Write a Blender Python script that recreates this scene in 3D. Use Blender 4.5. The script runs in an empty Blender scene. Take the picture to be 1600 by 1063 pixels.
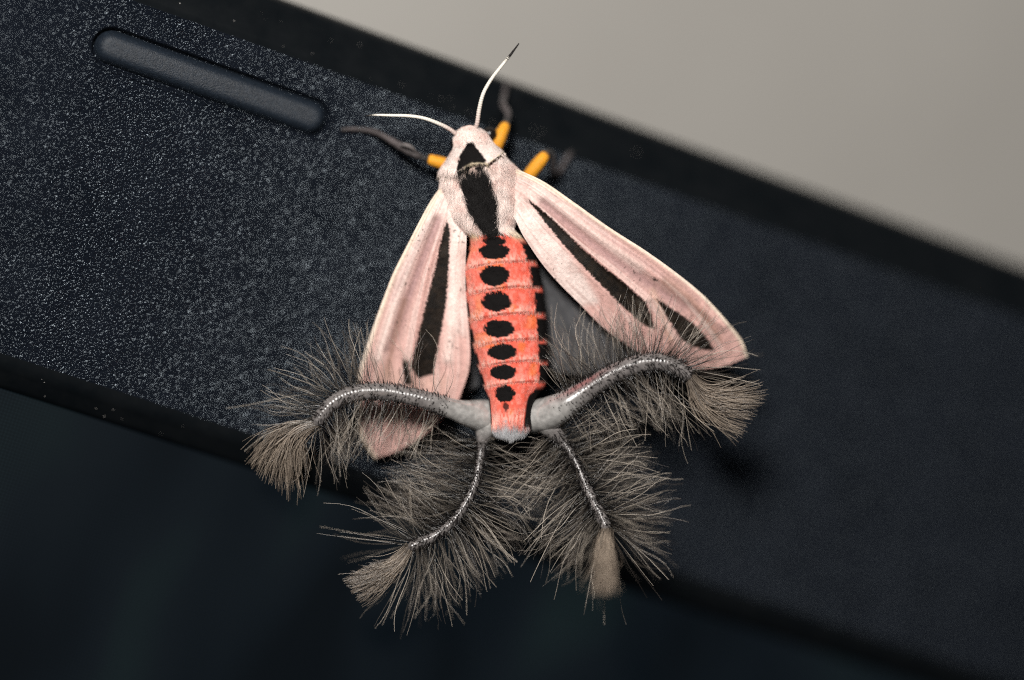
import bpy, math
import numpy as np
from mathutils import Matrix, Vector

SC = bpy.context.scene
COL = SC.collection
MM = 0.001                      # everything below is measured in millimetres
rng = np.random.default_rng(11)

# ------------------------------------------------------------------ camera
TILT, ROLL = math.radians(13.0), math.radians(18.75)
DIST, OFF, FRAME_W = 190.0, 6.3, 66.1     # focus distance, plastic behind focus at centre, width in focus
LENS = 36.0 * DIST / FRAME_W
view = np.array([math.sin(TILT), 0, -math.cos(TILT)])
ax_x = np.array([math.cos(TILT), 0, math.sin(TILT)])
ax_y = np.array([0, 1.0, 0])
right = math.cos(ROLL) * ax_x + math.sin(ROLL) * ax_y
up = -math.sin(ROLL) * ax_x + math.cos(ROLL) * ax_y
cam_pos = -(DIST + OFF) * view

cam_d = bpy.data.cameras.new('camera')
cam = bpy.data.objects.new('camera', cam_d); COL.objects.link(cam)
cam_d.sensor_width = 36.0; cam_d.lens = LENS
cam_d.clip_start = 0.005; cam_d.clip_end = 20.0
cam_d.dof.use_dof = True
cam_d.dof.focus_distance = DIST * MM
cam_d.dof.aperture_fstop = 4.6
cam.matrix_world = Matrix(((right[0], up[0], -view[0], cam_pos[0] * MM),
                           (right[1], up[1], -view[1], cam_pos[1] * MM),
                           (right[2], up[2], -view[2], cam_pos[2] * MM),
                           (0, 0, 0, 1)))
SC.camera = cam

# ------------------------------------------------------------------ light
world = bpy.data.worlds.new('World'); SC.world = world; world.use_nodes = True
bg = world.node_tree.nodes['Background']
bg.inputs[0].default_value = (0.80, 0.90, 1.0, 1); bg.inputs[1].default_value = 0.03

def lamp(name, pos, target, size, power, colour):
    d = bpy.data.lights.new(name, 'AREA'); d.shape = 'DISK'; d.size = size * MM
    d.energy = power; d.color = colour
    o = bpy.data.objects.new(name, d); COL.objects.link(o)
    o.location = Vector(pos) * MM
    o.rotation_euler = (Vector(target) - Vector(pos)).to_track_quat('-Z', 'Y').to_euler()
    return o
lamp('flash', cam_pos + up * 78 - right * 24 + view * 12, (0, 0, 4), 38, 0.69, (1.0, 0.965, 0.92))

SC.view_settings.view_transform = 'Standard'
SC.view_settings.look = 'None'
SC.view_settings.exposure = 0.0
SC.view_settings.gamma = 1.0
SC.view_settings.use_curve_mapping = False
SC.render.engine = 'CYCLES'
SC.cycles.max_bounces = 6
SC.cycles.use_adaptive_sampling = False
SC.cycles.use_denoising = False
SC.cycles.pixel_filter_type = 'BLACKMAN_HARRIS'
SC.cycles.filter_width = 1.2
SC.cycles.sampling_pattern = 'BLUE_NOISE'
SC.cycles.sample_clamp_indirect = 4.0
SC.cycles.sample_clamp_direct = 2.2
SC.cycles.caustics_reflective = False
SC.cycles.caustics_refractive = False

# ------------------------------------------------------------------ geometry helpers
KX = 36.0 / LENS / 1600.0
def C(px, py, d):
    """photo pixel + millimetres in front of the plane of focus -> point in mm"""
    px, py, d = np.broadcast_arrays(np.asarray(px, float), np.asarray(py, float), np.asarray(d, float))
    ray = view + right * ((px - 800) * KX)[..., None] + up * ((531.5 - py) * KX)[..., None]
    return cam_pos + ray * (DIST - d)[..., None]
def to_px(p):
    q = p - cam_pos
    z = q @ view
    return 800 + (q @ right) / z / KX, 531.5 - (q @ up) / z / KX

def smooth(a, b, x):
    t = np.clip((x - a) / (b - a), 0, 1)
    return t * t * (3 - 2 * t)
def lerp(a, b, t): return a + (b - a) * t
def mixc(c, col, m): return c + (np.asarray(col) - c) * np.clip(m, 0, 1)[..., None]
def vnoise(x, y, seed=0):
    xi, yi = np.floor(x).astype(np.int64), np.floor(y).astype(np.int64)
    fx, fy = x - xi, y - yi
    fx, fy = fx * fx * (3 - 2 * fx), fy * fy * (3 - 2 * fy)
    def h(a, b):
        n = (a * 374761393 + b * 668265263 + seed * 1442695041) & 0x7fffffff
        n = ((n ^ (n >> 13)) * 1274126177) & 0x7fffffff
        return ((n ^ (n >> 16)) & 0xffff) / 65535.0
    return lerp(lerp(h(xi, yi), h(xi + 1, yi), fx), lerp(h(xi, yi + 1), h(xi + 1, yi + 1), fx), fy)

def poly_sd(px, py, poly):
    """signed distance in px, positive inside"""
    P = np.asarray(poly, float); Q = np.roll(P, -1, 0)
    best = np.full(px.shape, 1e9); ins = np.zeros(px.shape, bool)
    for (ax, ay), (bx, by) in zip(P, Q):
        dx, dy = bx - ax, by - ay
        t = np.clip(((px - ax) * dx + (py - ay) * dy) / (dx * dx + dy * dy + 1e-9), 0, 1)
        best = np.minimum(best, np.hypot(px - ax - t * dx, py - ay - t * dy))
        c = (ay > py) != (by > py)
        ins ^= c & (px < (bx - ax) * (py - ay) / (by - ay + 1e-12) + ax)
    return np.where(ins, best, -best)
def line_d(px, py, pts):
    best = np.full(px.shape, 1e9)
    for (ax, ay), (bx, by) in zip(pts[:-1], pts[1:]):
        dx, dy = bx - ax, by - ay
        t = np.clip(((px - ax) * dx + (py - ay) * dy) / (dx * dx + dy * dy + 1e-9), 0, 1)
        best = np.minimum(best, np.hypot(px - ax - t * dx, py - ay - t * dy))
    return best
def spline(P, n):
    """Catmull-Rom through rows of P, even in arc length of the first two columns"""
    P = np.asarray(P, float)
    Q = np.vstack([2 * P[0] - P[1], P, 2 * P[-1] - P[-2]])
    out = []
    for i in range(len(P) - 1):
        a, b, c, d = Q[i:i + 4]
        t = np.linspace(0, 1, 24, endpoint=(i == len(P) - 2))[:, None]
        out.append(0.5 * (2 * b + (c - a) * t + (2 * a - 5 * b + 4 * c - d) * t ** 2 + (3 * b - a - 3 * c + d) * t ** 3))
    S = np.vstack(out)
    s = np.r_[0, np.cumsum(np.hypot(*np.diff(S[:, :2], axis=0).T))]
    q = np.linspace(0, s[-1], n)
    return np.stack([np.interp(q, s, S[:, k]) for k in range(S.shape[1])], 1)

def mesh_obj(name, V, F, mat, parent=None, col=None, smooth_shade=True):
    """V in mm (N,3); F (M,3) or (M,4) int array or list of such"""
    Fs = F if isinstance(F, list) else [F]
    me = bpy.data.meshes.new(name)
    V = np.asarray(V, np.float32) * MM
    me.vertices.add(len(V)); me.vertices.foreach_set('co', V.ravel())
    loops = np.concatenate([f.ravel() for f in Fs]).astype(np.int32)
    tot = np.concatenate([np.full(len(f), f.shape[1]) for f in Fs]).astype(np.int32)
    start = np.r_[0, np.cumsum(tot)[:-1]].astype(np.int32)
    me.loops.add(len(loops)); me.loops.foreach_set('vertex_index', loops)
    me.polygons.add(len(tot)); me.polygons.foreach_set('loop_start', start)
    me.polygons.foreach_set('loop_total', tot)
    me.polygons.foreach_set('use_smooth', np.full(len(tot), smooth_shade))
    me.update(calc_edges=True); me.validate()
    if col is not None:
        at = me.color_attributes.new('tint', 'FLOAT_COLOR', 'POINT')
        c = np.ones((len(V), 4), np.float32); c[:, :3] = col
        at.data.foreach_set('color', c.ravel())
    me.materials.append(mat)
    o = bpy.data.objects.new(name, me); COL.objects.link(o)
    if parent is not None:
        o.parent = parent
        o.matrix_parent_inverse = Matrix.Translation(-Vector(parent.get('_base', (0, 0, 0))))
    return o
def grid_faces(n, m, wrap=False):
    i = np.arange(n - 1)[:, None]; j = np.arange(m if wrap else m - 1)[None, :]
    a = i * m + j; b = i * m + (j + 1) % m
    return np.stack([a, b, b + m, a + m], -1).reshape(-1, 4)
def tube(path, rad, sides=16, cap=True):
    """path (n,3) mm, rad (n,) mm -> verts, faces, ring coordinate arrays"""
    T = np.gradient(path, axis=0); T /= np.linalg.norm(T, axis=1)[:, None]
    A = np.cross(T, -view); A /= np.linalg.norm(A, axis=1)[:, None] + 1e-12
    B = np.cross(A, T)
    ph = np.linspace(0, 2 * np.pi, sides, endpoint=False)
    V = path[:, None] + rad[:, None, None] * (np.cos(ph)[None, :, None] * A[:, None] + np.sin(ph)[None, :, None] * B[:, None])
    n = len(path)
    F = [grid_faces(n, sides, True)]
    V = V.reshape(-1, 3)
    if cap:
        V = np.vstack([V, path[0], path[-1]])
        j = np.arange(sides)
        F.append(np.stack([np.full(sides, n * sides), (j + 1) % sides, j], 1))
        F.append(np.stack([np.full(sides, n * sides + 1), (n - 1) * sides + j, (n - 1) * sides + (j + 1) % sides], 1))
    return V, F, (T, A, B)
def strands(P, R, colr=None):
    """P (N,K,3) mm, R (N,K) mm: three-sided hairs as one vertex/face block"""
    N, K = R.shape
    T = np.gradient(P, axis=1); T /= np.linalg.norm(T, axis=2)[..., None] + 1e-12
    ref = np.array([0.31, 0.77, 0.55])
    A = np.cross(T, ref); A /= np.linalg.norm(A, axis=2)[..., None] + 1e-9
    B = np.cross(T, A)
    V = np.stack([P + R[..., None] * (math.cos(a) * A + math.sin(a) * B) for a in (0, 2.0944, 4.1888)], 2)
    base = (np.arange(N) * K * 3)[:, None, None]
    k = (np.arange(K - 1) * 3)[None, :, None]
    s = np.arange(3)[None, None, :]; s2 = (s + 1) % 3
    F = np.stack([base + k + s, base + k + s2, base + k + 3 + s2, base + k + 3 + s], -1).reshape(-1, 4)
    c = None if colr is None else np.repeat(colr.reshape(N * K, 3), 3, 0)
    return V.reshape(-1, 3), F, c

# ------------------------------------------------------------------ materials
def material(name):
    m = bpy.data.materials.new(name); m.use_nodes = True
    nt = m.node_tree
    return m, nt, nt.nodes['Principled BSDF']
def node(nt, kind, **kw):
    n = nt.nodes.new(kind)
    for k, v in kw.items():
        if k in n.inputs: n.inputs[k].default_value = v
        else: setattr(n, k, v)
    return n
def coords_mm(nt):
    tc = node(nt, 'ShaderNodeTexCoord')
    mp = node(nt, 'ShaderNodeMapping'); mp.inputs['Scale'].default_value = (1000, 1000, 1000)
    nt.links.new(tc.outputs['Object'], mp.inputs[0])
    return mp.outputs[0]
def noise(nt, co, scale, detail=3.0, rough=0.55):
    n = node(nt, 'ShaderNodeTexNoise'); n.inputs['Scale'].default_value = scale
    n.inputs['Detail'].default_value = detail; n.inputs['Roughness'].default_value = rough
    nt.links.new(co, n.inputs['Vector']); return n
def ramp(nt, src, stops):
    r = node(nt, 'ShaderNodeValToRGB')
    e = r.color_ramp.elements
    while len(e) < len(stops): e.new(0.5)
    for q, (p, c) in zip(e, stops):
        q.position = p; q.color = (*c, 1) if len(c) == 3 else c
    nt.links.new(src, r.inputs[0]); return r
def bump(nt, src, dist, strength=1.0, chain=None):
    b = node(nt, 'ShaderNodeBump'); b.inputs['Distance'].default_value = dist * MM
    b.inputs['Strength'].default_value = strength
    nt.links.new(src, b.inputs['Height'])
    if chain is not None: nt.links.new(chain, b.inputs['Normal'])
    return b.outputs[0]

def mat_tint(name, rough=0.6, spec=0.3, sheen=0.0, vary=0.25, nscale=6.0, bumpd=0.0, sss=0.0, coat=0.0):
    m, nt, p = material(name)
    at = node(nt, 'ShaderNodeAttribute', attribute_name='tint')
    co = coords_mm(nt)
    n = noise(nt, co, nscale, 4)
    r = ramp(nt, n.outputs[0], [(0.3, (1 - vary,) * 3), (0.7, (1 + vary * 0.35,) * 3)])
    mx = node(nt, 'ShaderNodeMix', data_type='RGBA', blend_type='MULTIPLY'); mx.inputs[0].default_value = 1
    nt.links.new(at.outputs['Color'], mx.inputs[6]); nt.links.new(r.outputs[0], mx.inputs[7])
    nt.links.new(mx.outputs[2], p.inputs['Base Color'])
    p.inputs['Roughness'].default_value = rough
    p.inputs['Specular IOR Level'].default_value = spec
    p.inputs['Sheen Weight'].default_value = sheen
    p.inputs['Coat Weight'].default_value = coat
    p.inputs['Coat Roughness'].default_value = 0.2
    if sss:
        p.inputs['Subsurface Weight'].default_value = sss
        p.inputs['Subsurface Radius'].default_value = (0.5, 0.3, 0.25)
        p.inputs['Subsurface Scale'].default_value = 0.0004
    if bumpd:
        n2 = noise(nt, co, nscale * 3.5, 3)
        nt.links.new(bump(nt, n2.outputs[0], bumpd), p.inputs['Normal'])
    return m

# grained black plastic of the screen bezel
M_GRAIN, nt, p = material('grained_plastic')
co = coords_mm(nt)
warp = noise(nt, co, 2.2, 2)
add = node(nt, 'ShaderNodeMix', data_type='VECTOR'); add.inputs[0].default_value = 0.10
nt.links.new(co, add.inputs[4]); nt.links.new(warp.outputs['Color'], add.inputs[5])
vor = node(nt, 'ShaderNodeTexVoronoi', feature='SMOOTH_F1'); vor.inputs['Scale'].default_value = 6.8
vor.inputs['Smoothness'].default_value = 0.30
nt.links.new(add.outputs[1], vor.inputs['Vector'])
fine0 = noise(nt, co, 11.0, 2)
fine = node(nt, 'ShaderNodeMath', operation='MULTIPLY'); fine.inputs[1].default_value = 0.22
nt.links.new(fine0.outputs[0], fine.inputs[0])
inv = node(nt, 'ShaderNodeMath', operation='MULTIPLY_ADD'); inv.inputs[1].default_value = -1.0
nt.links.new(vor.outputs['Distance'], inv.inputs[0]); nt.links.new(fine.outputs[0], inv.inputs[2])
nt.links.new(bump(nt, inv.outputs[0], 0.115), p.inputs['Normal'])
tone = noise(nt, co, 0.18, 2)
r = ramp(nt, tone.outputs[0], [(0.3, (0.0035, 0.0048, 0.0078)), (0.7, (0.006, 0.0078, 0.012))])
nt.links.new(r.outputs[0], p.inputs['Base Color'])
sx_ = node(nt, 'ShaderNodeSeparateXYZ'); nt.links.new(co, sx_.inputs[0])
gloss_ramp = node(nt, 'ShaderNodeMath', operation='MULTIPLY_ADD'); gloss_ramp.inputs[1].default_value = 9.0     # uneven edge of the gloss falloff along X
nt.links.new(tone.outputs[0], gloss_ramp.inputs[0]); nt.links.new(sx_.outputs[0], gloss_ramp.inputs[2])
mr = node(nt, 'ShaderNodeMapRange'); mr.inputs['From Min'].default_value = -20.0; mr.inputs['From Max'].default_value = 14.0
mr.inputs['To Min'].default_value = 0.09; mr.inputs['To Max'].default_value = 0.36  # rougher to the right, to keep render noise down
nt.links.new(gloss_ramp.outputs[0], mr.inputs['Value']); nt.links.new(mr.outputs[0], p.inputs['Roughness'])
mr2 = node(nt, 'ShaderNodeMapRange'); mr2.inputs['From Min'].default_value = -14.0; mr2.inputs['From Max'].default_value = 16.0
mr2.inputs['To Min'].default_value = 0.50; mr2.inputs['To Max'].default_value = 0.17  # weaker specular darkens the right end: light falloff put into the material
nt.links.new(gloss_ramp.outputs[0], mr2.inputs['Value']); nt.links.new(mr2.outputs[0], p.inputs['Specular IOR Level'])
p.inputs['Specular Tint'].default_value = (0.78, 0.90, 1.0, 1)

def mat_plain(name, c0, c1, rough, spec=0.5, nscale=1.0, bumpd=0.0, bscale=8.0):
    m, nt, p = material(name)
    co = coords_mm(nt)
    n = noise(nt, co, nscale, 4)
    r = ramp(nt, n.outputs[0], [(0.3, c0), (0.7, c1)])
    nt.links.new(r.outputs[0], p.inputs['Base Color'])
    p.inputs['Roughness'].default_value = rough
    p.inputs['Specular IOR Level'].default_value = spec
    if bumpd:
        nt.links.new(bump(nt, noise(nt, co, bscale, 3).outputs[0], bumpd), p.inputs['Normal'])
    return m
M_SMOOTH = mat_plain('smooth_black_plastic', (0.0025, 0.0035, 0.0045), (0.005, 0.006, 0.007), 0.28, 0.25, 0.7, 0.006, 5.0)
M_RUBBER = mat_plain('rubber', (0.006, 0.009, 0.014), (0.013, 0.019, 0.028), 0.45, 0.28, 5.0, 0.05, 12.0)
M_TABLE = mat_plain('pale_grey_laminate', (0.243, 0.233, 0.216), (0.262, 0.252, 0.234), 0.55, 0.3, 0.06)
M_EYE = mat_plain('compound_eye', (0.004, 0.003, 0.003), (0.012, 0.009, 0.008), 0.22, 0.5, 6.0)
M_BEAD = mat_plain('amber_bead', (0.35, 0.22, 0.03), (0.5, 0.34, 0.06), 0.15, 0.6, 6.0)
M_DUST = mat_plain('dust', (0.30, 0.29, 0.28), (0.5, 0.48, 0.46), 0.8, 0.3, 6.0)

M_BODY = mat_tint('body_scales', 0.75, 0.10, 0.0, 0.22, 7.0, 0.05)
M_FUR = mat_tint('fur', 0.5, 0.14, 0.0, 0.15, 5.0)
M_WING = mat_tint('wing_scales', 0.5, 0.14, 0.0, 0.20, 5.0, 0.035, 0.0)
M_HIND = mat_tint('hindwing_membrane', 0.5, 0.35, 0.0, 0.25, 2.0, 0.02)
M_TUBE = mat_tint('corema_skin', 0.22, 0.8, 0.0, 0.30, 3.0, 0.008, 0.0, 0.6)
M_HAIR = mat_tint('corema_hair', 0.28, 0.8, 0.0, 0.30, 0.8)
M_LEG = mat_tint('leg_scales', 0.5, 0.4, 0.1, 0.25, 8.0, 0.03)
M_ANT = mat_tint('antenna_scales', 0.55, 0.15, 0.0, 0.15, 12.0, 0.02)

# screen: dim picture on a matt panel
M_SCREEN, nt, p = material('matt_display')
co = coords_mm(nt)
p.inputs['Base Color'].default_value = (0.0015, 0.002, 0.0025, 1)
p.inputs['Roughness'].default_value = 0.35
p.inputs['Specular IOR Level'].default_value = 0.06
mp = node(nt, 'ShaderNodeMapping'); mp.inputs['Rotation'].default_value = (0, 0, 0.40); mp.inputs['Scale'].default_value = (0.11, 0.05, 0.1)
nt.links.new(co, mp.inputs[0])
shapes = noise(nt, mp.outputs[0], 1.0, 1.5, 0.4)
r = ramp(nt, shapes.outputs[0], [(0.34, (0.0016, 0.0028, 0.0042)), (0.46, (0.0030, 0.0050, 0.0072)),
                                 (0.56, (0.0042, 0.0066, 0.0090)), (0.68, (0.0062, 0.0112, 0.0125))])
mp2 = node(nt, 'ShaderNodeMapping'); mp2.inputs['Scale'].default_value = (4.4, 4.4, 4.4)
nt.links.new(co, mp2.inputs[0])
sep = node(nt, 'ShaderNodeSeparateXYZ'); nt.links.new(mp2.outputs[0], sep.inputs[0])
gs = []
for ax in (0, 1):
    fr = node(nt, 'ShaderNodeMath', operation='FRACT'); nt.links.new(sep.outputs[ax], fr.inputs[0])
    gt = node(nt, 'ShaderNodeMath', operation='GREATER_THAN'); gt.inputs[1].default_value = 0.24
    nt.links.new(fr.outputs[0], gt.inputs[0]); gs.append(gt)
ml = node(nt, 'ShaderNodeMath', operation='MULTIPLY'); nt.links.new(gs[0].outputs[0], ml.inputs[0]); nt.links.new(gs[1].outputs[0], ml.inputs[1])
st = node(nt, 'ShaderNodeMath', operation='MULTIPLY_ADD'); st.inputs[1].default_value = 0.7; st.inputs[2].default_value = 0.6
nt.links.new(ml.outputs[0], st.inputs[0])
nt.links.new(r.outputs[0], p.inputs['Emission Color']); nt.links.new(st.outputs[0], p.inputs['Emission Strength'])

# ------------------------------------------------------------------ things
def empty(name, base, label, cat):
    o = bpy.data.objects.new(name, None); COL.objects.link(o)
    o.empty_display_size = 0.005
    o.location = Vector(base) * MM; o['_base'] = tuple(np.asarray(base, float) * MM)
    o['label'] = label; o['category'] = cat
    return o

# ---- tabletop (setting)
TZ = -11.0
V = np.array([[-400, -300, TZ], [500, -300, TZ], [500, 500, TZ], [-400, 500, TZ]], float)
t = mesh_obj('tabletop', V, np.array([[0, 1, 2, 3]]), M_TABLE); t['kind'] = 'structure'

# ---- laptop screen lid
lid = empty('laptop_lid', (0, 0, TZ), 'black plastic laptop screen edge with grained bezel, lying under the moth', 'laptop')
X0, X1 = -95.0, 150.0
Y_IN, Y_OUT, Y_SCR = -11.35, 12.85, -13.5
PADX, PADY, PADR = (-31.2, -17.6), 9.55, 1.12
def stadium(x, y, ax, bx, cy):
    return np.hypot(x - np.clip(x, ax, bx), y - cy)
gx = np.unique(np.r_[np.linspace(X0, -36, 30), np.arange(-36, -13, 0.07), np.linspace(-13, X1, 60)])
gy = np.unique(np.r_[Y_IN, np.linspace(Y_IN, 6.6, 24), np.arange(6.6, Y_OUT - 0.02, 0.07), Y_OUT])
XX, YY = np.meshgrid(gx, gy, indexing='ij')
dd = stadium(XX, YY, *PADX, PADY)
ZZ = -0.55 * (1 - smooth(PADR + 0.06, PADR + 0.20, dd)) + 0.10 * np.exp(-((dd - PADR - 0.30) / 0.12) ** 2)
V = np.stack([XX, YY, ZZ], -1).reshape(-1, 3)
# GRAIN FACE = bezel
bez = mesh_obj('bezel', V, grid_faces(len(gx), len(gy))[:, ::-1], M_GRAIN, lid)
bez['label'] = 'grained black plastic bezel face'
def extrude(profile, xs=(X0, X1)):
    pr = np.asarray(profile, float); n = len(pr)
    xs = np.linspace(xs[0], xs[1], 40)
    V = np.concatenate([np.c_[np.full(n, x), pr] for x in xs])
    return V, grid_faces(len(xs), n)
# outer rim: shallow chamfer, rounded lip, side and underside
prof = [(Y_OUT, 0.0), (Y_OUT + 0.10, -0.05), (Y_OUT + 0.25, -0.16)]
prof += [(Y_OUT + 0.25 + 2.6 * s, -0.16 - 1.05 * s - 0.5 * s * s) for s in np.linspace(0.08, 1, 14)]
yl, zl = prof[-1]
prof += [(yl + 0.75 * math.sin(a), zl - 0.75 * (1 - math.cos(a)) - 0.25 * math.sin(a)) for a in np.linspace(0.2, math.pi / 2, 10)]
prof += [(prof[-1][0], TZ + 0.6), (prof[-1][0] - 0.6, TZ + 0.02), (-60, TZ + 0.02)]
V, F = extrude(prof)
mesh_obj('outer_rim', V, F[:, ::-1], M_SMOOTH, lid)['label'] = 'smooth black rounded rim'
# inner bevel stepping down to the display
prof = [(Y_SCR - 0.15, -1.75), (Y_SCR - 0.10, -1.55), (Y_SCR + 0.02, -1.30), (Y_SCR + 0.25, -1.05), (Y_SCR + 0.85, -0.62),
        (Y_SCR + 1.1, -0.40), (Y_SCR + 1.35, -0.20), (Y_SCR + 1.75, -0.05), (Y_IN, 0.0)]
V, F = extrude(prof)
mesh_obj('inner_bevel', V, F[:, ::-1], M_SMOOTH, lid)['label'] = 'smooth black bevel beside the display'
V = np.array([[X0, -130, -1.7], [X1, -130, -1.7], [X1, Y_SCR - 0.1, -1.7], [X0, Y_SCR - 0.1, -1.7]])
V = np.vstack([V, V - [0, 0, 1.2]])
F = np.array([[0, 1, 2, 3], [7, 6, 5, 4], [0, 4, 5, 1], [1, 5, 6, 2], [2, 6, 7, 3], [3, 7, 4, 0]])
mesh_obj('screen', V, F, M_SCREEN, lid, smooth_shade=False)['label'] = 'dark matt display showing dim teal shapes'
# rubber bumper: domed stadium sitting in the recess
rings = []
na, nr = 120, 16
ang = np.linspace(0, 2 * np.pi, na, endpoint=False)
for k in range(nr):
    s = k / (nr - 1)
    rr = PADR * (1 - s) * 0.99
    z = -0.5 + 0.72 * (1 - (1 - s) ** 5)
    z = -0.5 + 0.78 * (1 - (1 - min(1, s * 1.0)) ** 4) if k else -0.55
    cx = np.where(np.cos(ang) > 0, PADX[1], PADX[0])
    rings.append(np.stack([cx + rr * np.cos(ang), PADY + rr * np.sin(ang), np.full(na, z)], 1))
V = np.vstack(rings)
F = [grid_faces(nr, na, True)]
bp = mesh_obj('rubber_bumper', V, F, M_RUBBER, lid); bp['label'] = 'oblong rounded black rubber bumper set in the bezel'
# dust specks lying on the smooth rim and bevel
n = 46
yy = np.where(rng.random(n) < 0.6, rng.uniform(13.2, 15.2, n), rng.uniform(-13.3, -11.8, n))
zz = np.where(yy > 0, -0.16 - 1.05 * (yy - 13.1) / 2.6 - 0.5 * ((yy - 13.1) / 2.6) ** 2, np.interp(yy, [q[0] for q in prof], [q[1] for q in prof])) + 0.01
xx = rng.uniform(-34, 5, n); sz = rng.uniform(0.015, 0.045, n)
oct_v = np.array([[1, 0, 0], [-1, 0, 0], [0, 1, 0], [0, -1, 0], [0, 0, 1], [0, 0, -1]], float)
oct_f = np.array([[0, 2, 4], [2, 1, 4], [1, 3, 4], [3, 0, 4], [2, 0, 5], [1, 2, 5], [3, 1, 5], [0, 3, 5]])
V = (np.stack([xx, yy, zz], 1)[:, None] + oct_v[None] * sz[:, None, None] * rng.uniform(0.5, 1.4, (n, 6, 1))).reshape(-1, 3)
F = (oct_f[None] + (np.arange(n) * 6)[:, None, None]).reshape(-1, 3)
du = mesh_obj('dust', V, F, M_DUST, lid, smooth_shade=False); du['kind'] = 'stuff'

# ------------------------------------------------------------------ moth
base = C(765, 300, -5.2)
moth = empty('moth', base, 'pale pink moth with red black-spotted abdomen and hairy scent organs spread out', 'moth')

PALE, PINK, BLACK = np.array([0.83, 0.69, 0.635]), np.array([0.66, 0.40, 0.355]), np.array([0.006, 0.005, 0.005])
CREAM = np.array([0.76, 0.63, 0.42])
BODY = np.array([  # centre x, y, half width (px), depth ratio
    [734, 196, 3, .9], [734.5, 200, 15, .9], [736, 208, 25, .9], [737.5, 218, 30, .9], [742, 228, 34, .9], [745, 240, 42.5, .9],
    [747.5, 252, 50, .88], [750.5, 264, 59, .84], [751, 276, 62.5, .80], [751, 290, 64, .80], [754, 313, 60, .82], [756, 338, 52, .84], [761, 355, 42, .9],
    [771, 367, 40, .9], [781, 383, 47, .88], [783, 416, 58, .86], [787, 449, 61, .86], [793, 498, 61, .86], [798.5, 547, 57.5, .86],
    [803, 580, 54, .86], [804, 604, 48, .88], [800, 622, 37, .9], [798.5, 646, 33, .88], [798.5, 664, 30.5, .8], [798, 674, 27, .75], [798, 680, 21, .7], [798, 684, 8, .7]])
NT, NP = 560, 144
yb = BODY[:, 1]
yc = np.linspace(196, 684, NT)
# ease the profile (smooth interpolation through the stations)
S = spline(BODY[:, [1, 0, 2, 3]] * [1, 1, 1, 1], 2000)
cx = np.interp(yc, S[:, 0], S[:, 1]); W = np.interp(yc, S[:, 0], S[:, 2]); HR = np.interp(yc, S[:, 0], S[:, 3])
W = np.maximum(W, 1.5)
ph = np.linspace(0, 2 * np.pi, NP, endpoint=False)     # 0 = picture right, pi/2 = towards the lens
SEGS = np.array([372, 412, 452, 493, 534, 567, 600, 664])
def seg_coord(x, y, xc):
    yy = y + 0.10 * (x - xc) - 0.0016 * (x - xc) ** 2 * np.sign(1)
    i = np.clip(np.searchsorted(SEGS, yy) - 1, 0, len(SEGS) - 2)
    return i, (yy - SEGS[i]) / (SEGS[i + 1] - SEGS[i]), yy
def collar_line(x):
    return np.interp(x, [680, 691, 714, 727, 738, 762, 775, 788, 800], [262, 268, 272, 263, 257, 257, 247, 237, 232])
def body_surface(yc, cx, W, HR, ph, flat=False):
    lat = np.cos(ph); dep = np.sin(ph)
    px = cx + W * lat; py = yc + 0 * lat
    i, f, yy = seg_coord(px, py, cx)
    abd = smooth(362, 376, py)
    saw = f ** 1.5 * (1 - smooth(0.86, 1.0, f)) * 0.05 - 0.012
    saw = np.where(yy < SEGS[0], 0, saw) * np.where(i == len(SEGS) - 2, 0.3, 1.0)
    lump = (vnoise(px / 11, py / 11, 3) - 0.5) * 0.03 + (vnoise(px / 4, py / 4, 4) - 0.5) * 0.012
    sd = collar_line(px) - py                     # >0 in front of the collar's rear edge
    col = smooth(-1.0, 0.6, sd) * (1 - smooth(8, 36, sd)) * 0.11 * smooth(205, 235, py)
    groove = -0.05 * np.exp(-((py - 228 - 0.12 * (740 - px)) / 4.5) ** 2)
    k = 1 + abd * saw + (1 - abd) * (col + groove) + lump
    if flat: k = 1 + 0 * k
    px2 = cx + W * lat * (1 + (k - 1) * 0.6)
    H = W / 24.2 * HR
    dc = 0.35 - W / 24.2 * HR
    d = dc + H * dep * (1 + (k - 1) * 2.2 * (dep > 0))
    # droop of head; abdomen slightly raised
    d = d - 1.1 * smooth(245, 196, py) * 1.0
    return px2, py, d
PXb, PYb, Db = body_surface(yc[:, None], cx[:, None], W[:, None], HR[:, None], ph[None, :])
Vb = C(PXb, PYb, Db)

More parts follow.
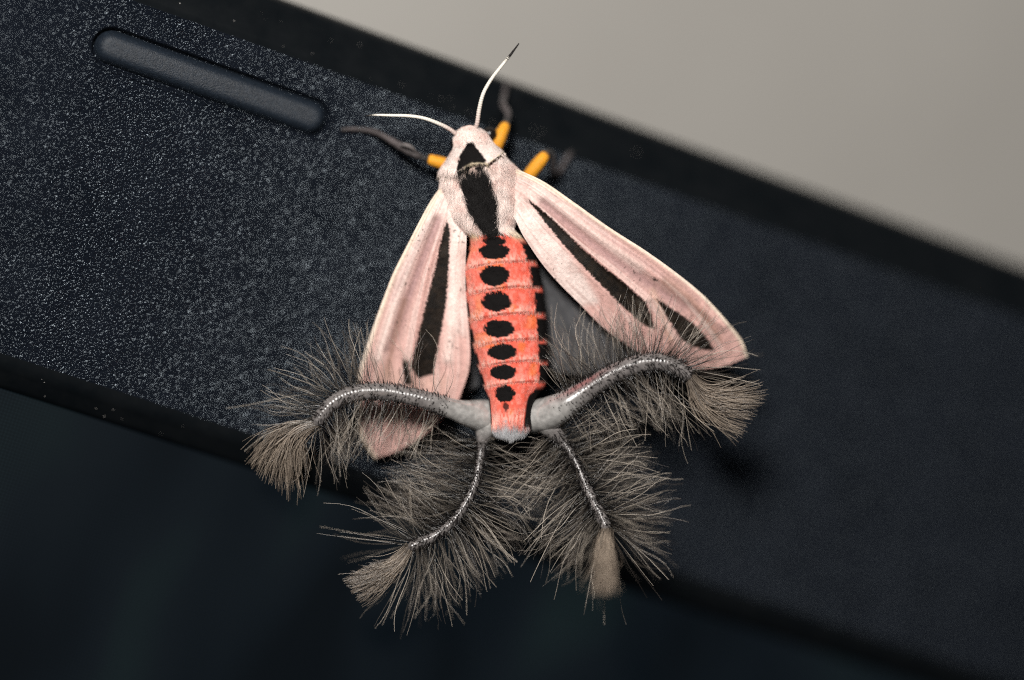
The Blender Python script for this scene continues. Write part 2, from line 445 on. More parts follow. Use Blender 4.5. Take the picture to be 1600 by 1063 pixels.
TRI = [(731, 221), (738, 222), (752, 240), (762, 257), (738, 257), (727, 262), (714, 268), (714, 258), (720, 240)]
STRIPE = [(718, 272), (733, 261), (760, 261), (768, 281), (777, 308), (780, 335), (777, 358), (786, 366), (764, 374), (750, 362), (748, 356), (731, 329), (722, 304)]
SPOTS = [(772, 377, 17, 7), (772, 393, 23, 11.5), (773, 431, 23, 15), (775.5, 471, 22, 15), (780, 513.6, 23, 13), (785, 550, 21, 12), (786, 582, 20, 11), (789, 615, 15, 13)]
def body_colour(px, py, xc, w, dep):
    lat = (px - xc) / w
    n1 = vnoise(px / 3.1, py / 6, 1); n2 = vnoise(px / 14, py / 10, 2); n3 = vnoise(px / 1.7, py / 5, 7)
    c = np.broadcast_to(PALE, px.shape + (3,)).copy()
    c = mixc(c, [0.70, 0.46, 0.40], 0.55 * smooth(0.45, 0.8, n2))
    # abdomen
    i, f, yy = seg_coord(px, py, xc)
    red = lerp(np.array([0.80, 0.13, 0.085]), np.array([0.82, 0.21, 0.16]), smooth(0.35, 0.75, n1)[..., None])
    red = mixc(red, [0.86, 0.22, 0.03], 0.45 * smooth(0.66, 0.9, vnoise(px / 17 + 5, py / 15, 9)))
    red = mixc(red, [0.84, 0.45, 0.37], 0.8 * smooth(0.50, 0.85, f) * smooth(0.15, 0.7, n3) + 0.25 * smooth(-0.45, -0.95, lat))
    red = mixc(red, [0.62, 0.05, 0.03], 0.15 * (1 - smooth(0.0, 0.16, f)))
    ab = smooth(359, 366, py + 5 * (n1 - 0.5) + 10 * (1 - np.abs(lat)) - 5)
    c = c * (1 - ab[..., None]) + red * ab[..., None]
    c = mixc(c, CREAM, smooth(0.45, 0.8, np.abs(lat)) * np.exp(-((py - 366) / 9) ** 2))
    # black marks
    blk = np.zeros(px.shape)
    for pg in (TRI, STRIPE):
        blk = np.maximum(blk, smooth(-1.2, 1.0, poly_sd(px, py, pg) + 3.0 * (n3 - 0.5)))
    for sx, sy, rx, ry in SPOTS:
        e = 1 - np.hypot((px - sx) / (rx * 1.03), (py - sy) / (ry * 1.06))
        blk = np.maximum(blk, smooth(-0.07, 0.05, e + 0.22 * (n3 - 0.5) + 0.12 * (n1 - 0.5)))
    blk = np.maximum(blk, smooth(0.1, 0.4, 1 - np.hypot((px - 790) / 8, (py - 633) / 13) + 0.9 * (n1 - 0.6)) * 0.9)
    side = smooth(0.72, 0.77, lat + 0.08 * (n3 - 0.5)) * smooth(0.06, 0.2, f) * (1 - smooth(0.86, 0.97, f)) * smooth(372, 384, py)
    side = np.maximum(side, smooth(-0.92, -0.96, lat) * smooth(0.15, 0.3, f) * (1 - smooth(0.7, 0.9, f)) * smooth(372, 384, py))
    side = np.maximum(side, smooth(0.62, 0.72, lat) * smooth(608, 618, py) * (1 - smooth(655, 664, py)))
    blk = np.maximum(blk, side)
    c = mixc(c, BLACK, blk)
    c = mixc(c, [0.80, 0.66, 0.47], 0.9 * np.exp(-((py - collar_line(px) + 0.8) / 1.7) ** 2) * smooth(225, 240, py) * smooth(0.2, 0.45, n1))
    # grey tuft at the tip of the tail
    c = mixc(c, [0.36, 0.36, 0.37], smooth(655, 666, py + 9 * (n1 - 0.5)))
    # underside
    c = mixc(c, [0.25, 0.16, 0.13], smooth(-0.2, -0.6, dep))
    return c
dep2 = np.broadcast_to(np.sin(ph)[None, :], PXb.shape)
col = body_colour(PXb, PYb, cx[:, None], W[:, None], dep2)
F = [grid_faces(NT, NP, True)[:, ::-1]]
body = mesh_obj('body', Vb.reshape(-1, 3), F, M_BODY, moth, col.reshape(-1, 3))
body['label'] = 'furry pale thorax with black stripe and red abdomen with black spots'

# ---- fur on the body
def body_fur(n, yr, length, lift, radius, jitter=0.25, edge=None, tintf=None, seed=1, phr=(0.06, 0.94), swirl=0.5, clear=0.0):
    g = np.random.default_rng(seed)
    y = g.uniform(*yr, n)
    p_ = np.pi * g.uniform(*phr, n)
    xc = np.interp(y, yc, cx); w = np.interp(y, yc, W); h = np.interp(y, yc, HR)
    if edge is not None:       # roots along the rear edges of the segments
        i = g.integers(0, len(SEGS) - 2, n)
        px = xc * 0
        y = SEGS[i + 1] - np.abs(g.normal(0, 4.0, n)) - 2.0
        xc = np.interp(y, yc, cx); w = np.interp(y, yc, W); h = np.interp(y, yc, HR)
        dx = w * np.cos(p_)
        y = y - 0.10 * dx + 0.0016 * dx ** 2
        xc = np.interp(y, yc, cx); w = np.interp(y, yc, W); h = np.interp(y, yc, HR)
    a = C(*body_surface(y, xc, w, h, p_))
    a_ = C(*body_surface(y, xc, w, h, p_, True))
    b = C(*body_surface(y, xc, w, h, p_ + 0.02, True)); c2 = C(*body_surface(y + 3, np.interp(y + 3, yc, cx), np.interp(y + 3, yc, W), np.interp(y + 3, yc, HR), p_, True))
    tb = c2 - a_; tb /= np.linalg.norm(tb, axis=1)[:, None] + 1e-9
    ta = b - a_; ta /= np.linalg.norm(ta, axis=1)[:, None] + 1e-9
    nn = np.cross(tb, ta); nn /= np.linalg.norm(nn, axis=1)[:, None] + 1e-9
    ctr = C(xc, y, 0.35 - w / 24.2 * h - 0)
    sgn = np.sign(((a - ctr) * nn).sum(1)); nn *= sgn[:, None]
    px, py, _ = body_surface(y, xc, w, h, p_)
    tintc = body_colour(px, py, xc, w, np.sin(p_))
    L = length * g.uniform(0.6, 1.3, n) / 24.2
    if clear: L = L * np.where(np.abs(collar_line(px) - py - clear * 0.45) < clear * 0.55, 0.25, 1.0)
    # fur lies backwards; sideways swirl shared by neighbours
    sw = (vnoise(px / 12, py / 12, 21) - 0.5) * swirl
    dirv = tb + ta * (sw + g.normal(0, jitter, n))[:, None] + nn * (lift * g.uniform(0.5, 1.5, n))[:, None]
    dirv /= np.linalg.norm(dirv, axis=1)[:, None]
    K = 4
    s = np.linspace(0, 1, K)
    P = a[:, None] + dirv[:, None] * (L[:, None] * s)[..., None] - nn[:, None] * (L[:, None] * lift * 0.35 * s ** 2)[..., None] - nn[:, None] * 0.02
    R = np.broadcast_to(radius * (1 - 0.85 * s) + 0.001, (n, K)) * g.uniform(0.7, 1.25, n)[:, None]
    tt = tintc * g.uniform(0.75, 1.2, n)[:, None]
    if tintf is not None: tt = tintf(tt, g, n)
    return strands(P, R, np.repeat(tt[:, None], K, 1))
def join(parts):
    Vs, Fs, Cs, o = [], [], [], 0
    for v, f, c in parts:
        Vs.append(v); Fs.append(f + o); Cs.append(c); o += len(v)
    return np.vstack(Vs), np.vstack(Fs), np.vstack(Cs)
pale_tip = lambda tt, g, n: lerp(tt, np.array([0.80, 0.42, 0.34]), np.where(tt.max(1) > 0.1, 0.7, 0.0)[:, None])
parts = [body_fur(9000, (199, 264), 5.0, 0.22, 0.016, seed=1, clear=8.0),
         body_fur(15000, (256, 362), 14, 0.20, 0.014, seed=2, swirl=0.7, clear=3.5),
         body_fur(13000, (366, 660), 5, 0.06, 0.012, seed=3, jitter=0.10, swirl=0.25),
         body_fur(2600, (650, 680), 13, 0.12, 0.014, seed=5, jitter=0.12, phr=(0.0, 1.0), swirl=0.2)]
V, F, c = join(parts)
fur = mesh_obj('fur', V, F, M_FUR, body, c); fur['kind'] = 'stuff'

# ---- eyes and bead
def ball(name, px, py, d, rpx, mat, parent, squash=1.0):
    n, m = 20, 28
    th = np.linspace(0, np.pi, n); f = np.linspace(0, 2 * np.pi, m, endpoint=False)
    D = np.stack([np.sin(th)[:, None] * np.cos(f), np.sin(th)[:, None] * np.sin(f), np.cos(th)[:, None] * np.ones(m)], -1).reshape(-1, 3)
    V = C(px, py, d) + D * rpx / 24.2 * [1, 1, squash]
    return mesh_obj(name, V, grid_faces(n, m, True), mat, parent)
ball('eye', 765, 210, -2.0, 12, M_EYE, body)
ball('eye', 713, 224, -2.4, 10, M_EYE, body)
ball('ocellus', 733, 216.5, -0.55, 3.4, M_BEAD, body)

# ---- antennae
def antenna(pts, dark_from):
    S = spline(pts, 300)
    s = np.linspace(0, 1, 300)
    r = S[:, 3] / 24.2 * (1 + 0.05 * np.sin(s * 260))
    P = C(S[:, 0], S[:, 1], S[:, 2])
    V, F, _ = tube(P, r, 10)
    c = lerp(np.array([0.78, 0.74, 0.66]), np.array([0.012, 0.010, 0.010]), smooth(dark_from - 0.03, dark_from + 0.03, s + 0.05 * rng.normal(0, 0.4, 300))[:, None])
    c = mixc(c, [0.66, 0.50, 0.46], 0.8 * smooth(0.35, 0.05, s))
    cc = np.vstack([np.repeat(c, 10, 0), c[0], c[-1]])
    return mesh_obj('antenna', V, F, M_ANT, moth, cc)
antenna([(716, 213, -1.2, 3.4), (704, 203, -.7, 3.2), (688, 194.5, -.3, 3.0), (664, 185.5, 0, 2.8), (640, 181.5, .1, 2.6), (610, 180.5, 0, 2.2), (586, 180, -.2, 1.6), (571, 181.5, -.4, 0.7)], 0.91)['label'] = 'cream antenna curving over the bezel'
antenna([(743, 202, -1.0, 3.4), (746, 190, -.6, 3.4), (749, 170, -.3, 3.3), (755, 147, 0, 3.0), (767, 125, .2, 2.8), (783, 104, .3, 2.5), (796, 88, .3, 2.1), (811, 68, .3, 0.9)], 0.80)['label'] = 'cream antenna with black tip reaching past the rim'

# ---- legs (dark tibia and tarsus; yellow femur is a child)
def leg(points, femur, spur=None):
    S = spline(points, 90)
    P = C(S[:, 0], S[:, 1], S[:, 2])
    s = np.linspace(0, 1, 90)
    r = S[:, 3] / 24.2 * (1 + 0.06 * np.sin(s * 60))
    V, F, _ = tube(P, r, 14)
    c = lerp(np.array([0.022, 0.018, 0.018]), np.array([0.085, 0.068, 0.068]), (vnoise(s * 9, s * 0, 5))[:, None])
    c = mixc(c, [0.010, 0.008, 0.008], smooth(0.16, 0.06, s))
    c = np.vstack([np.repeat(c, 14, 0), c[0], c[-1]])
    if spur is not None:
        S2 = spline(spur, 20); V2, F2, _ = tube(C(S2[:, 0], S2[:, 1], S2[:, 2]), S2[:, 3] / 24.2, 10)
        F = F + [f + len(V) for f in F2]; V = np.vstack([V, V2])
        c = np.vstack([c, np.full((len(V2), 3), 0.11) * [1, .88, .86]])
    lg = mesh_obj('leg', V, F, M_LEG, moth, c)
    S = spline(femur, 40); V, F, _ = tube(C(S[:, 0], S[:, 1], S[:, 2]), S[:, 3] / 24.2, 18)
    q = np.linspace(0, 1, 40)
    c = np.broadcast_to(np.array([0.72, 0.30, 0.008]), (40, 3)).copy()
    c *= (0.85 + 0.3 * vnoise(q * 8, q * 0, 8))[:, None]
    c = mixc(c, [0.02, 0.015, 0.012], smooth(0.90, 0.97, q))
    fm = mesh_obj('femur', V, F, M_LEG, lg, np.vstack([np.repeat(c, 18, 0), c[0], c[-1]]))
    fm['label'] = 'bright orange-yellow upper leg segment'
    return lg
leg([(671, 249, -2.2, 6), (662, 247, -2.2, 5), (645, 240, -2.1, 6), (628, 230, -2.2, 6.5), (608, 218, -2.4, 5), (598, 212, -2.5, 4.5), (588, 207, -2.7, 5), (572, 203.5, -2.85, 4), (552, 202, -2.8, 3.6), (533, 203, -2.65, 3)],
    [(706, 262, -2.3, 10), (694, 256, -2.2, 10), (680, 252, -2.1, 9.5), (671, 249, -2.1, 8), (667, 248, -2.1, 5)],
    spur=[(650, 238, -1.9, 2), (643, 231, -1.6, 3.5), (634, 227, -1.6, 4), (626, 227, -1.8, 2)])['label'] = 'dark foreleg stretched out over the bezel'
leg([(790, 195, -2.8, 6), (793, 186, -3.2, 5), (794, 177, -3.6, 5.5), (789, 169, -4.0, 6), (786, 162, -4.5, 5), (788, 150, -5.6, 4), (790, 138, -6.0, 3.4), (793, 126, -6.6, 2.6)],
    [(772, 238, -2.4, 10), (778, 222, -2.3, 10.5), (784, 208, -2.4, 10), (789, 197, -2.6, 8), (790, 193, -2.8, 5)])['label'] = 'dark foreleg reaching over the smooth rim'
leg([(853, 240, -2.6, 6.5), (859, 239, -2.8, 6), (864, 250, -3.3, 5.5), (864, 266, -4.2, 5), (866, 276, -5.4, 4.5), (874, 268, -5.9, 4.5), (883, 253, -6.0, 4.5), (889, 243, -6.1, 4.5), (893, 238, -6.3, 3)],
    [(818, 286, -2.8, 10), (830, 270, -2.5, 10.5), (842, 255, -2.4, 10.5), (851, 244, -2.5, 8.5), (855, 240, -2.6, 5.5)])['label'] = 'dark folded middle leg beside the wing root'

# ---- wings
def wing(name, costa, inner, bulge, marks, mat, nu=300, nv=120, thick=0.05, shade=None, relief=(), wave=0.0):
    A = spline(costa, nu); B = spline(inner, nu)
    v = np.linspace(0, 1, nv)[None, :]; u = np.linspace(0, 1, nu)[:, None]
    PX = A[:, None, 0] * (1 - v) + B[:, None, 0] * v
    PY = A[:, None, 1] * (1 - v) + B[:, None, 1] * v
    D = A[:, None, 2] * (1 - v) + B[:, None, 2] * v
    bx, by = bulge
    k = (4 * v * (1 - v)) * u ** 6
    PX = PX + bx * k + 1.8 * (vnoise(v * 60 + u * 0, u * 0, 31) - .5) * u ** 30; PY = PY + by * k + 2.2 * (vnoise(v * 70 + u * 0, u * 0, 32) - .5) * u ** 30
    c = shade(PX, PY, u + 0 * v, v + 0 * u)
    for pg in marks:
        n = vnoise(PX / 2.0, PY / 2.0, 13)
        m = smooth(-1.6, 1.4, poly_sd(PX, PY, pg) + 3.2 * (n - 0.5))
        dk = lerp(np.array([0.004, 0.003, 0.0025]), np.array([0.018, 0.012, 0.008]), vnoise(PX / 5, PY / 5, 15)[..., None])
        c = c * (1 - m[..., None]) + dk * m[..., None]
        D = D - 0.05 * m
    for pts, wd, h in relief:
        D = D + h * np.exp(-(line_d(PX, PY, pts) / wd) ** 2)
    # wings arch between the margins
    D = D + wave * np.sin(np.pi * v) * np.sin(np.pi * np.clip(u * 1.0, 0, 1)) + 0.05 * (vnoise(PX / 16, PY / 16, 17) - 0.5)
    top = C(PX, PY, D)
    bot = C(PX, PY, D - thick)
    n = nu * nv
    F = grid_faces(nu, nv)
    idx = np.arange(n).reshape(nu, nv)
    rim = np.concatenate([idx[0, :], idx[1:, -1], idx[-1, -2::-1], idx[-2:0:-1, 0]])
    r2 = np.roll(rim, -1)
    side = np.stack([rim, r2, r2 + n, rim + n], 1)
    V = np.vstack([top.reshape(-1, 3), bot.reshape(-1, 3)])
    cc = np.vstack([c.reshape(-1, 3)] * 2)
    return mesh_obj(name, V, [F, F[:, ::-1] + n, side], mat, moth, cc)

def wing_shade(lines, white_poly, cream_w):
    def f(PX, PY, u, v):
        n = vnoise(PX / 2.2, PY / 2.2, 41); n2 = vnoise(PX / 20, PY / 20, 42); n3 = vnoise(PX / 5, PY / 5, 43)
        c = np.broadcast_to(PINK, PX.shape + (3,)).copy()
        c = mixc(c, PALE, 0.9 * smooth(-12, 3, poly_sd(PX, PY, white_poly)))
        c = mixc(c, PALE, 0.75 * smooth(0.30, 0.02, u))
        c = mixc(c, [0.50, 0.31, 0.27], 0.30 * smooth(0.5, 0.8, n2) + 0.25 * smooth(0.6, 0.95, n3))
        for pts, wd, tc, s in lines:
            c = mixc(c, tc, s * np.exp(-(line_d(PX, PY, pts) / wd) ** 2))
        c = mixc(c, [0.80, 0.70, 0.54], 0.8 * smooth(cream_w * 0.75, cream_w * 0.2, v * (0.15 + u)))
        c = mixc(c, PALE * 1.08, 0.35 * smooth(0.55, 0.9, vnoise(v * 46, u * 3.5, 46))); c = mixc(c, [0.40, 0.25, 0.22], 0.40 * smooth(0.55, 0.9, vnoise(v * 38, u * 3.0, 47)))
        c = c * (0.90 + 0.20 * n)[..., None]
        speck = smooth(0.86, 0.9, vnoise(PX / 3.3, PY / 3.3, 44)) * smooth(0.7, 0.8, vnoise(PX / 30, PY / 30, 45))
        return mixc(c, [0.05, 0.035, 0.03], 0.7 * speck)
    return f
MAUVE, BROWN, LIGHT = [0.34, 0.205, 0.20], [0.27, 0.15, 0.11], [0.78, 0.62, 0.56]  # furrow and ridge tints, strengthened so fold shading is painted into the colour
# wing over the bezel towards the outer rim
r_costa = [(800, 262, -1.0), (814, 267, -.5), (851.5, 285, 0), (898, 317, .1), (951.5, 355, 0), (1009, 392, -.2), (1059, 428, -.6), (1101.6, 463.7, -1.1), (1137, 503, -1.8), (1159, 531.6, -2.4), (1168, 556.6, -2.9)]
r_inner = [(786, 318, -.9), (803, 340, -.5), (819, 371, -.3), (848, 413.7, -.5), (876.5, 446, -.8), (905, 474, -1.1), (937, 506.6, -1.5), (958, 524, -1.8)]
r_streak = [(824, 311), (845, 327), (866, 345), (901.5, 381), (941, 416), (980, 446), (1009, 473), (1018, 492), (1023, 515), (1005, 508), (973, 480), (944, 450), (916, 422), (880, 382), (851, 347)]
r_streak2 = [(1026, 467), (1059, 488), (1084, 506), (1105, 528), (1119, 550), (1100, 547), (1084, 543), (1066, 532), (1044, 500)]
r_dot = [(1018, 434), (1026, 437), (1029, 440), (1021, 440)]
r_lines = [([(836, 300), (880, 330), (940, 375), (1000, 420)], 8, LIGHT, .8),
           ([(850, 318), (900, 362), (960, 408), (1020, 448), (1070, 480)], 10, MAUVE, .80),
           ([(900, 330), (960, 378), (1010, 412), (1040, 434)], 4, MAUVE, .45),
           ([(1040, 440), (1075, 466), (1100, 494), (1122, 530)], 8, BROWN, .72),
           ([(1000, 520), (1050, 545), (1100, 556)], 10, [0.62, 0.36, 0.32], .5),
           ([(1020, 455), (1034, 490), (1048, 530)], 6, [0.50, 0.33, 0.24], .5)]
r_relief = [([(836, 300), (880, 330), (940, 375), (1040, 440), (1130, 510)], 7, .16), ([(814, 270), (898, 320), (1009, 396), (1101, 468), (1160, 545)], 7, .14),
            ([(850, 318), (900, 362), (960, 408), (1020, 448), (1070, 480), (1119, 545)], 8, -.16), ([(824, 311), (866, 342), (941, 412), (1009, 470)], 4, .14),
            ([(880, 390), (944, 458), (1000, 515)], 12, .15), ([(1026, 467), (1040, 500), (1056, 545)], 6, .14)]
w = wing('forewing', r_costa, r_inner, (4, 34), [r_streak, r_streak2, r_dot], M_WING,
         shade=wing_shade(r_lines, [(800, 335), (825, 330), (900, 420), (930, 470), (905, 474), (848, 413), (805, 355)], 0.055), relief=r_relief, wave=0.35)
w['label'] = 'pale pink forewing with two black streaks, spread over the bezel'
# wing over the bezel towards the display
l_costa = [(694, 290, -1.2), (684, 298, -.9), (668, 322, -.7), (650.5, 355, -.6), (632, 391, -.7), (614, 427, -.9), (600, 463, -1.2), (587, 499, -1.5), (567, 558, -2.1), (558, 594, -2.6), (557, 634, -3.1), (562.5, 679.5, -3.5), (585, 716, -3.7)]
l_inner = [(716, 322, -1.1), (728, 345, -.9), (729, 370, -.9), (727, 418, -1.1), (728, 463, -1.3), (734, 530, -1.6), (733, 576, -1.9), (718, 622, -2.4)]
l_streak = [(698, 344), (703, 360), (701, 420), (697, 476), (689, 520), (682, 556), (678, 585), (655, 592), (641, 575), (648, 549), (664, 481), (680, 420), (692, 365)]
l_streak2 = [(628, 560), (638, 568), (645, 600), (632, 604)]
l_lines = [([(676, 330), (645, 400), (615, 480), (590, 560)], 8, LIGHT, .85), ([(684, 345), (655, 420), (637, 470), (608, 549)], 8, MAUVE, .85),
           ([(632, 470), (615, 530), (604, 585)], 6, BROWN, .7), ([(668, 350), (640, 410), (612, 470)], 4, MAUVE, .4),
           ([(715, 380), (712, 460), (700, 560)], 9, LIGHT, .8), ([(600, 590), (640, 600), (690, 600)], 16, [0.50, 0.33, 0.25], .35)]
l_relief = [([(676, 330), (645, 400), (615, 480), (590, 560)], 7, .16), ([(684, 345), (655, 420), (637, 470), (608, 549)], 6, -.16),
            ([(690, 350), (664, 440), (648, 520), (640, 560)], 6, .15), ([(715, 380), (712, 460), (700, 560)], 9, .15)]
w = wing('forewing', l_costa, l_inner, (6, 14), [l_streak, l_streak2], M_WING,
         shade=wing_shade(l_lines, [(712, 340), (730, 345), (728, 440), (722, 520), (704, 500), (708, 420)], 0.07), relief=l_relief, wave=0.3)
w['label'] = 'pale pink forewing with black streak, its tip under the hair'
def hind_shade(PX, PY, u, v):
    c = np.broadcast_to(np.array([0.075, 0.075, 0.080]), PX.shape + (3,)).copy()
    c = mixc(c, [0.025, 0.025, 0.028], 0.8 * smooth(0.5, 0.75, vnoise(v * 7, u * 1.2, 51)))
    return mixc(c, [0.15, 0.145, 0.14], 0.5 * np.exp(-((v * 6 % 1 - 0.5) / 0.07) ** 2))
w = wing('hindwing', [(812, 340, -1.6), (850, 400, -1.8), (900, 460, -2.2), (950, 520, -2.8), (985, 560, -3.2)], [(800, 350, -2.6), (822, 400, -3.2), (836, 460, -3.6), (846, 520, -4.0), (862, 575, -4.4)], (0, 16), [], M_HIND, nu=90, nv=60, shade=hind_shade)
w['label'] = 'grey translucent hindwing tucked beside the abdomen'
w = wing('hindwing', [(722, 345, -1.9), (700, 420, -2.4), (680, 500, -2.9), (665, 560, -3.3), (655, 610, -3.6)], [(738, 350, -2.6), (734, 420, -3.4), (736, 500, -3.9), (742, 560, -4.3), (748, 600, -4.6)], (4, 14), [], M_HIND, nu=90, nv=60, shade=hind_shade)
w['label'] = 'dark grey hindwing under the forewing'

# ---- coremata: inflated hairy scent tubes
def corema(pts, hairs, seed, label, lean=(0.15, 0.9), length=4.6, start=0.22, top_thin=None, brush=None, red=False, light_base=0.3, front=0.06, stubs=(0.2, 1.0), side_bias=None, nub=900):
    g = np.random.default_rng(seed)
    NS, SD = 200, 28
    S = spline(pts, NS)
    P = C(S[:, 0], S[:, 1], S[:, 2]); r = S[:, 3] / 24.2
    u = np.linspace(0, 1, NS)
    r = r * np.sqrt(np.clip((1.0 - u) / 0.025, 0.02, 1))       # rounded end
    V, F, (T, A, B) = tube(P, r, SD)
    phv = np.linspace(0, 2 * np.pi, SD, endpoint=False)
    dark, pale = np.array([0.165, 0.150, 0.145]), np.array([0.37, 0.36, 0.345])
    cu = lerp(pale, dark, smooth(light_base * 0.5, light_base * 1.25, u)[:, None])
    cc = np.repeat(cu[:, None], SD, 1)
    cc = cc * (0.75 + 0.5 * vnoise(u[:, None] * 70, phv[None] * 3, seed))[..., None]
    if red:
        m = np.exp(-((u[:, None] - 0.42) / 0.12) ** 2) * np.exp(-((phv[None] - red) / 0.35) ** 2)
        cc = mixc(cc, [0.36, 0.06, 0.06], 0.5 * m)
    ring = 1 + 0.035 * np.sin(u * 2 * np.pi * 60)[:, None] * smooth(light_base, light_base + 0.1, u)[:, None] + 0.02 * (vnoise(u[:, None] * 60, phv[None] * 3, seed + 3) - 0.5)
    Vr = V[:NS * SD].reshape(NS, SD, 3)
    Vr = P[:, None] + (Vr - P[:, None]) * ring[..., None]
    V = np.vstack([Vr.reshape(-1, 3), V[NS * SD:]])
    ob = mesh_obj('corema', V, F, M_TUBE, moth, np.vstack([cc.reshape(-1, 3), cu[0], cu[-1]]))
    ob['label'] = label
    # hairs
    def frame(uu):
        k = uu * (NS - 1); i = np.clip(k.astype(int), 0, NS - 2); f = (k - i)[:, None]
        return [q[i] * (1 - f) + q[i + 1] * f for q in (P, T, A, B)] + [np.interp(uu, u, r)]
    n = hairs
    uu = np.clip(start + (1 - start) * g.random(n) ** 0.85, 0, 0.995)
    phi = g.uniform(0, 2 * np.pi, n)
    keep = (np.sin(phi) < 0.55) | (g.random(n) < front)          # few hairs face the lens
    if top_thin is not None: keep &= ~((uu < top_thin[0]) & (np.cos(phi) * top_thin[1] > -0.1) & (g.random(n) < top_thin[2]))
    uu, phi = uu[keep], phi[keep]; n = len(uu)
    p0, t0, a0, b0, r0 = frame(uu)
    # neighbours share direction, so strands gather in locks
    lock = (vnoise(uu * 26, phi * 2.2, seed + 5) - 0.5); lock2 = (vnoise(uu * 26, phi * 2.2, seed + 6) - 0.5)
    ph2 = phi + 0.5 * lock + g.normal(0, 0.16, n)
    rad = np.cos(ph2)[:, None] * a0 + (np.sin(ph2) * 0.72)[:, None] * b0
    rad /= np.linalg.norm(rad, axis=1)[:, None]
    ln = lerp(lean[0], lean[1], smooth(0.35, 1.0, uu)) + 0.5 * lock2 + g.normal(0, 0.17, n)
    tipf = smooth(0.93, 0.995, uu)
    ln = ln + tipf * g.uniform(0, 2.0, n)
    dirv = rad + t0 * ln[:, None]; dirv /= np.linalg.norm(dirv, axis=1)[:, None]
    L = length * g.uniform(0.78, 1.06, n) * (0.76 + 0.4 * vnoise(uu * 12, phi, seed + 8)) * smooth(start - 0.12, start + 0.14, uu)
    K = 11
    s = np.linspace(0, 1, K)
    side = np.cross(dirv, -view); side /= np.linalg.norm(side, axis=1)[:, None] + 1e-9
    bend = (0.06 + 0.30 * lock2 + g.normal(0, 0.12, n))
    w1 = g.normal(0, 0.055, n) + 0.16 * lock; w2 = g.normal(0, 0.035, n); f1 = g.uniform(0.55, 1.15, n); p1 = g.uniform(0, 6.28, n)
    wob = (w1[:, None] * (np.sin(s * 6.28 * f1[:, None] + p1[:, None]) - np.sin(p1)[:, None])) * s
    wob2 = (w2[:, None] * (np.cos(s * 5.2 * f1[:, None] + p1[:, None]) - np.cos(p1)[:, None])) * s
    H = (p0 + rad * (r0 * 0.9)[:, None])[:, None] + L[:, None, None] * (dirv[:, None] * s[None, :, None]
        + t0[:, None] * (bend[:, None] * s ** 2)[..., None] + side[:, None] * wob[..., None] - view * wob2[..., None])
    # hairs that would reach the plastic lie along it
    H[..., 2] = np.maximum(H[..., 2], np.where(H[..., 1] > -11.4, 0.10, -1.5) + 0.2 * s)
    R = np.broadcast_to(0.0215 * (1 - 0.60 * s ** 1.5), (n, K)) * g.uniform(0.75, 1.2, n)[:, None]
    tone = g.uniform(0.6, 1.35, n)[:, None]
    hc = lerp(np.array([0.035, 0.028, 0.025]), np.array([0.56, 0.49, 0.41]), (g.random(n) ** 1.9)[:, None]) * tone
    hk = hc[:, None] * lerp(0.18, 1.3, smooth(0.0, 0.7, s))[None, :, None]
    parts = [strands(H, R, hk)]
    # dense brush at the tip
    if brush:
        bx, by, bd, spread, nb, blen = brush
        pe, te, ae, be, _ = frame(np.full(nb, 0.985))
        tgt = C(bx, by, bd)
        axis = tgt - pe[0]; la = np.linalg.norm(axis); axis = axis / la
        sx = np.cross(axis, -view); sx /= np.linalg.norm(sx); sy = np.cross(sx, axis)
        q = np.sqrt(g.random(nb)); a = g.uniform(0, 6.28, nb)
        ox = q * np.cos(a) * np.where(g.random(nb) < 0.15, 1.5, 1.0); oy = q * np.sin(a) * 0.6
        rt = S[-8, 3] / 24.2 * 0.8
        root = pe + (ox * rt)[:, None] * sx + (oy * rt)[:, None] * sy
        Lb = la * (1.10 - 0.55 * g.random(nb) ** 1.7) * blen
        lk = vnoise(ox * 4 + 9, oy * 4 + 9, seed + 9) - 0.5
        off = (spread * np.abs(s[None]) ** 1.3) * 1.0
        H = root[:, None] + axis * (Lb[:, None] * s)[..., None] + sx * ((ox + 0.25 * lk)[:, None] * off)[..., None] * la + sy * (oy[:, None] * off)[..., None] * la
        H = H + sx * (0.16 * np.sin(np.pi * s) * la)[None, :, None] * {101: 1, 202: -0.5, 303: 1, 404: 0.1}[seed]
        cur = g.normal(0, 0.06, nb) + 0.09 * lk
        H = H + sx * (cur[:, None] * np.sin(s * 5 + lk[:, None] * 5) * s)[..., None] * la
        H[..., 2] = np.maximum(H[..., 2], np.where(H[..., 1] > -11.4, 0.10, -1.5))
        R = np.broadcast_to(0.021 * (1 - 0.6 * s ** 2), (nb, K)) * g.uniform(0.75, 1.15, nb)[:, None]
        hc = lerp(np.array([0.10, 0.078, 0.062]), np.array([0.38, 0.31, 0.245]), g.random(nb)[:, None]) * g.uniform(0.75, 1.2, nb)[:, None]
        hk = hc[:, None] * lerp(0.5, 1.1, smooth(0.0, 0.3, s))[None, :, None]
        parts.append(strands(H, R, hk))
    V, F, c = join(parts)
    ho = mesh_obj('hair', V, F, M_HAIR, ob, c); ho['kind'] = 'stuff'
    # short black bristle sockets in rings
    nn_ = nub
    uu = stubs[0] + (stubs[1] - stubs[0] - 0.01) * (np.floor(g.random(nn_) * 52) + g.normal(0, 0.13, nn_)) / 52
    uu = np.clip(uu, 0, 0.99)
    phi = g.uniform(0, 2 * np.pi, nn_)
    p0, t0, a0, b0, r0 = frame(uu)
    rad = np.cos(phi)[:, None] * a0 + np.sin(phi)[:, None] * b0
    d = rad * 0.8 + t0 * g.uniform(0.1, 0.8, nn_)[:, None]
    s4 = np.linspace(0, 1, 3)
    H = (p0 + rad * (r0 * 0.97)[:, None])[:, None] + d[:, None] * (s4[None] * g.uniform(0.10, 0.34, nn_)[:, None])[..., None]
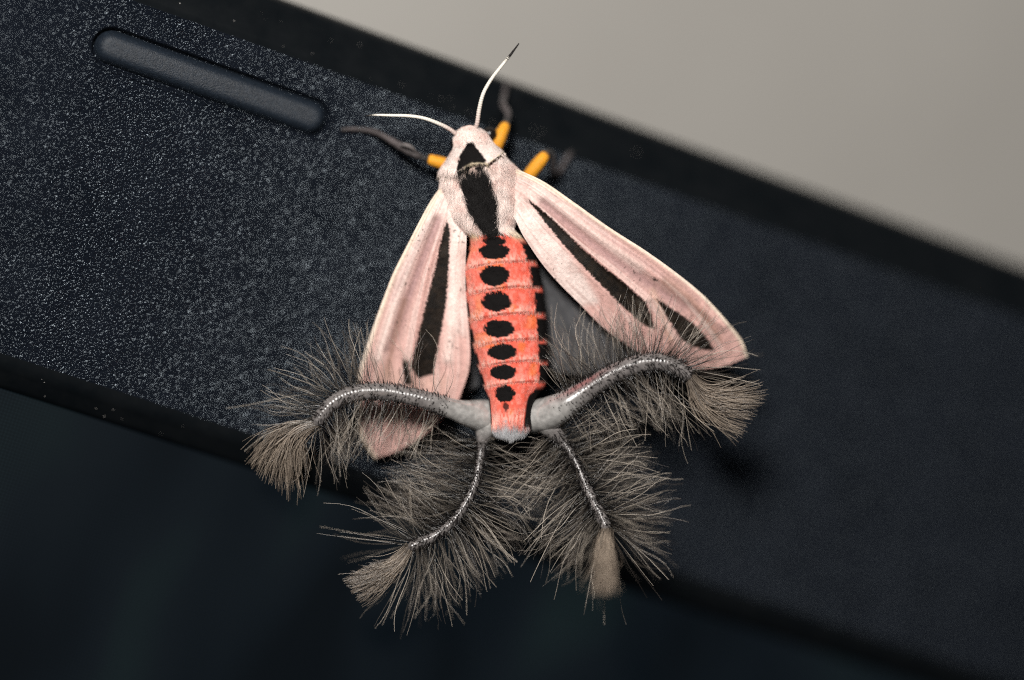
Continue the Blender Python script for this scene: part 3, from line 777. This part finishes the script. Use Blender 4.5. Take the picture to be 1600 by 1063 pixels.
    R = np.broadcast_to(0.034 * (1 - 0.6 * s4), (nn_, 3))
    V, F, c = strands(H, R, np.broadcast_to(np.array([0.010, 0.008, 0.008]), (nn_, 3, 3)))
    so = mesh_obj('bristle', V, F, M_HAIR, ob, c); so['kind'] = 'stuff'
    return ob

corema([(790, 640, -2.6, 14), (770, 652, -2.1, 24), (752, 650, -1.5, 26), (730, 646, -.8, 21), (706, 639, -.35, 16.5), (670, 627, 0, 14.5), (634, 618, .1, 13.5), (600, 612.5, .1, 13.5), (565, 613, .1, 13), (540, 619, 0, 12.5), (519, 631, 0, 12), (503, 648, 0, 11), (491, 666, 0, 9)],
       640, 101, 'grey scent tube arching over the pink wing tip', lean=(0.05, 0.45), length=4.3, start=0.28, top_thin=(0.66, 1, 0.75), brush=(424, 744, -.6, 0.36, 300, 1.0), stubs=(0.30, 1.0), light_base=0.34)
corema([(764, 640, -1.6, 17), (761, 658, -1.5, 20), (757, 676, -1.4, 15), (754, 690, -1.3, 9.5), (752, 703, -1.2, 6.5), (748.5, 726, -.9, 6), (744, 750, -.6, 6), (735, 774, -.3, 6.5), (723, 795, -.1, 7), (705, 818, 0, 7.5), (681, 837, 0, 8), (660, 847, .1, 8.5), (637, 857, .1, 8)],
       850, 202, 'thin scent tube hanging over the display edge, curled sideways', lean=(0.05, 0.30), length=5.1, start=0.16, brush=(556, 918, .1, 0.16, 320, 1.0), stubs=(0.2, 1.0), light_base=0.16, front=0.22, nub=1300)
corema([(800, 640, -2.8, 14), (826, 652, -2.1, 24), (846, 650, -1.3, 27), (863, 644, -.7, 26), (884, 633, -.2, 23), (917, 610, 0, 17.5), (950, 589, .1, 16), (982, 574, .1, 15), (1012, 566.5, .1, 14.5), (1038, 567, .1, 13.5), (1059, 575, 0, 12.5), (1081, 592, -.1, 10)],
       680, 303, 'grey scent tube arching below the streaked wing', lean=(0.05, 0.40), length=4.5, start=0.28, brush=(1170, 645, -.3, 0.36, 260, 1.0), red=2.4, stubs=(0.26, 1.0), light_base=0.36, nub=1500)
corema([(846, 640, -1.4, 18), (854, 658, -1.2, 21), (866, 674, -1.1, 15), (879, 690, -1.1, 8.5), (893, 710, -.9, 6), (906.5, 737, -.6, 6.5), (915.5, 760, -.4, 7.5), (929, 787, -.2, 9), (942, 813, 0, 10), (949, 829, .3, 10)],
       880, 404, 'thin scent tube pointing straight away from the tail', lean=(0.05, 0.35), length=5.0, start=0.16, brush=(944, 920, 4.2, 0.07, 420, 1.0), stubs=(0.2, 1.0), light_base=0.16, front=0.22, nub=1300)

for o in list(bpy.data.objects):
    if '_base' in o: del o['_base']
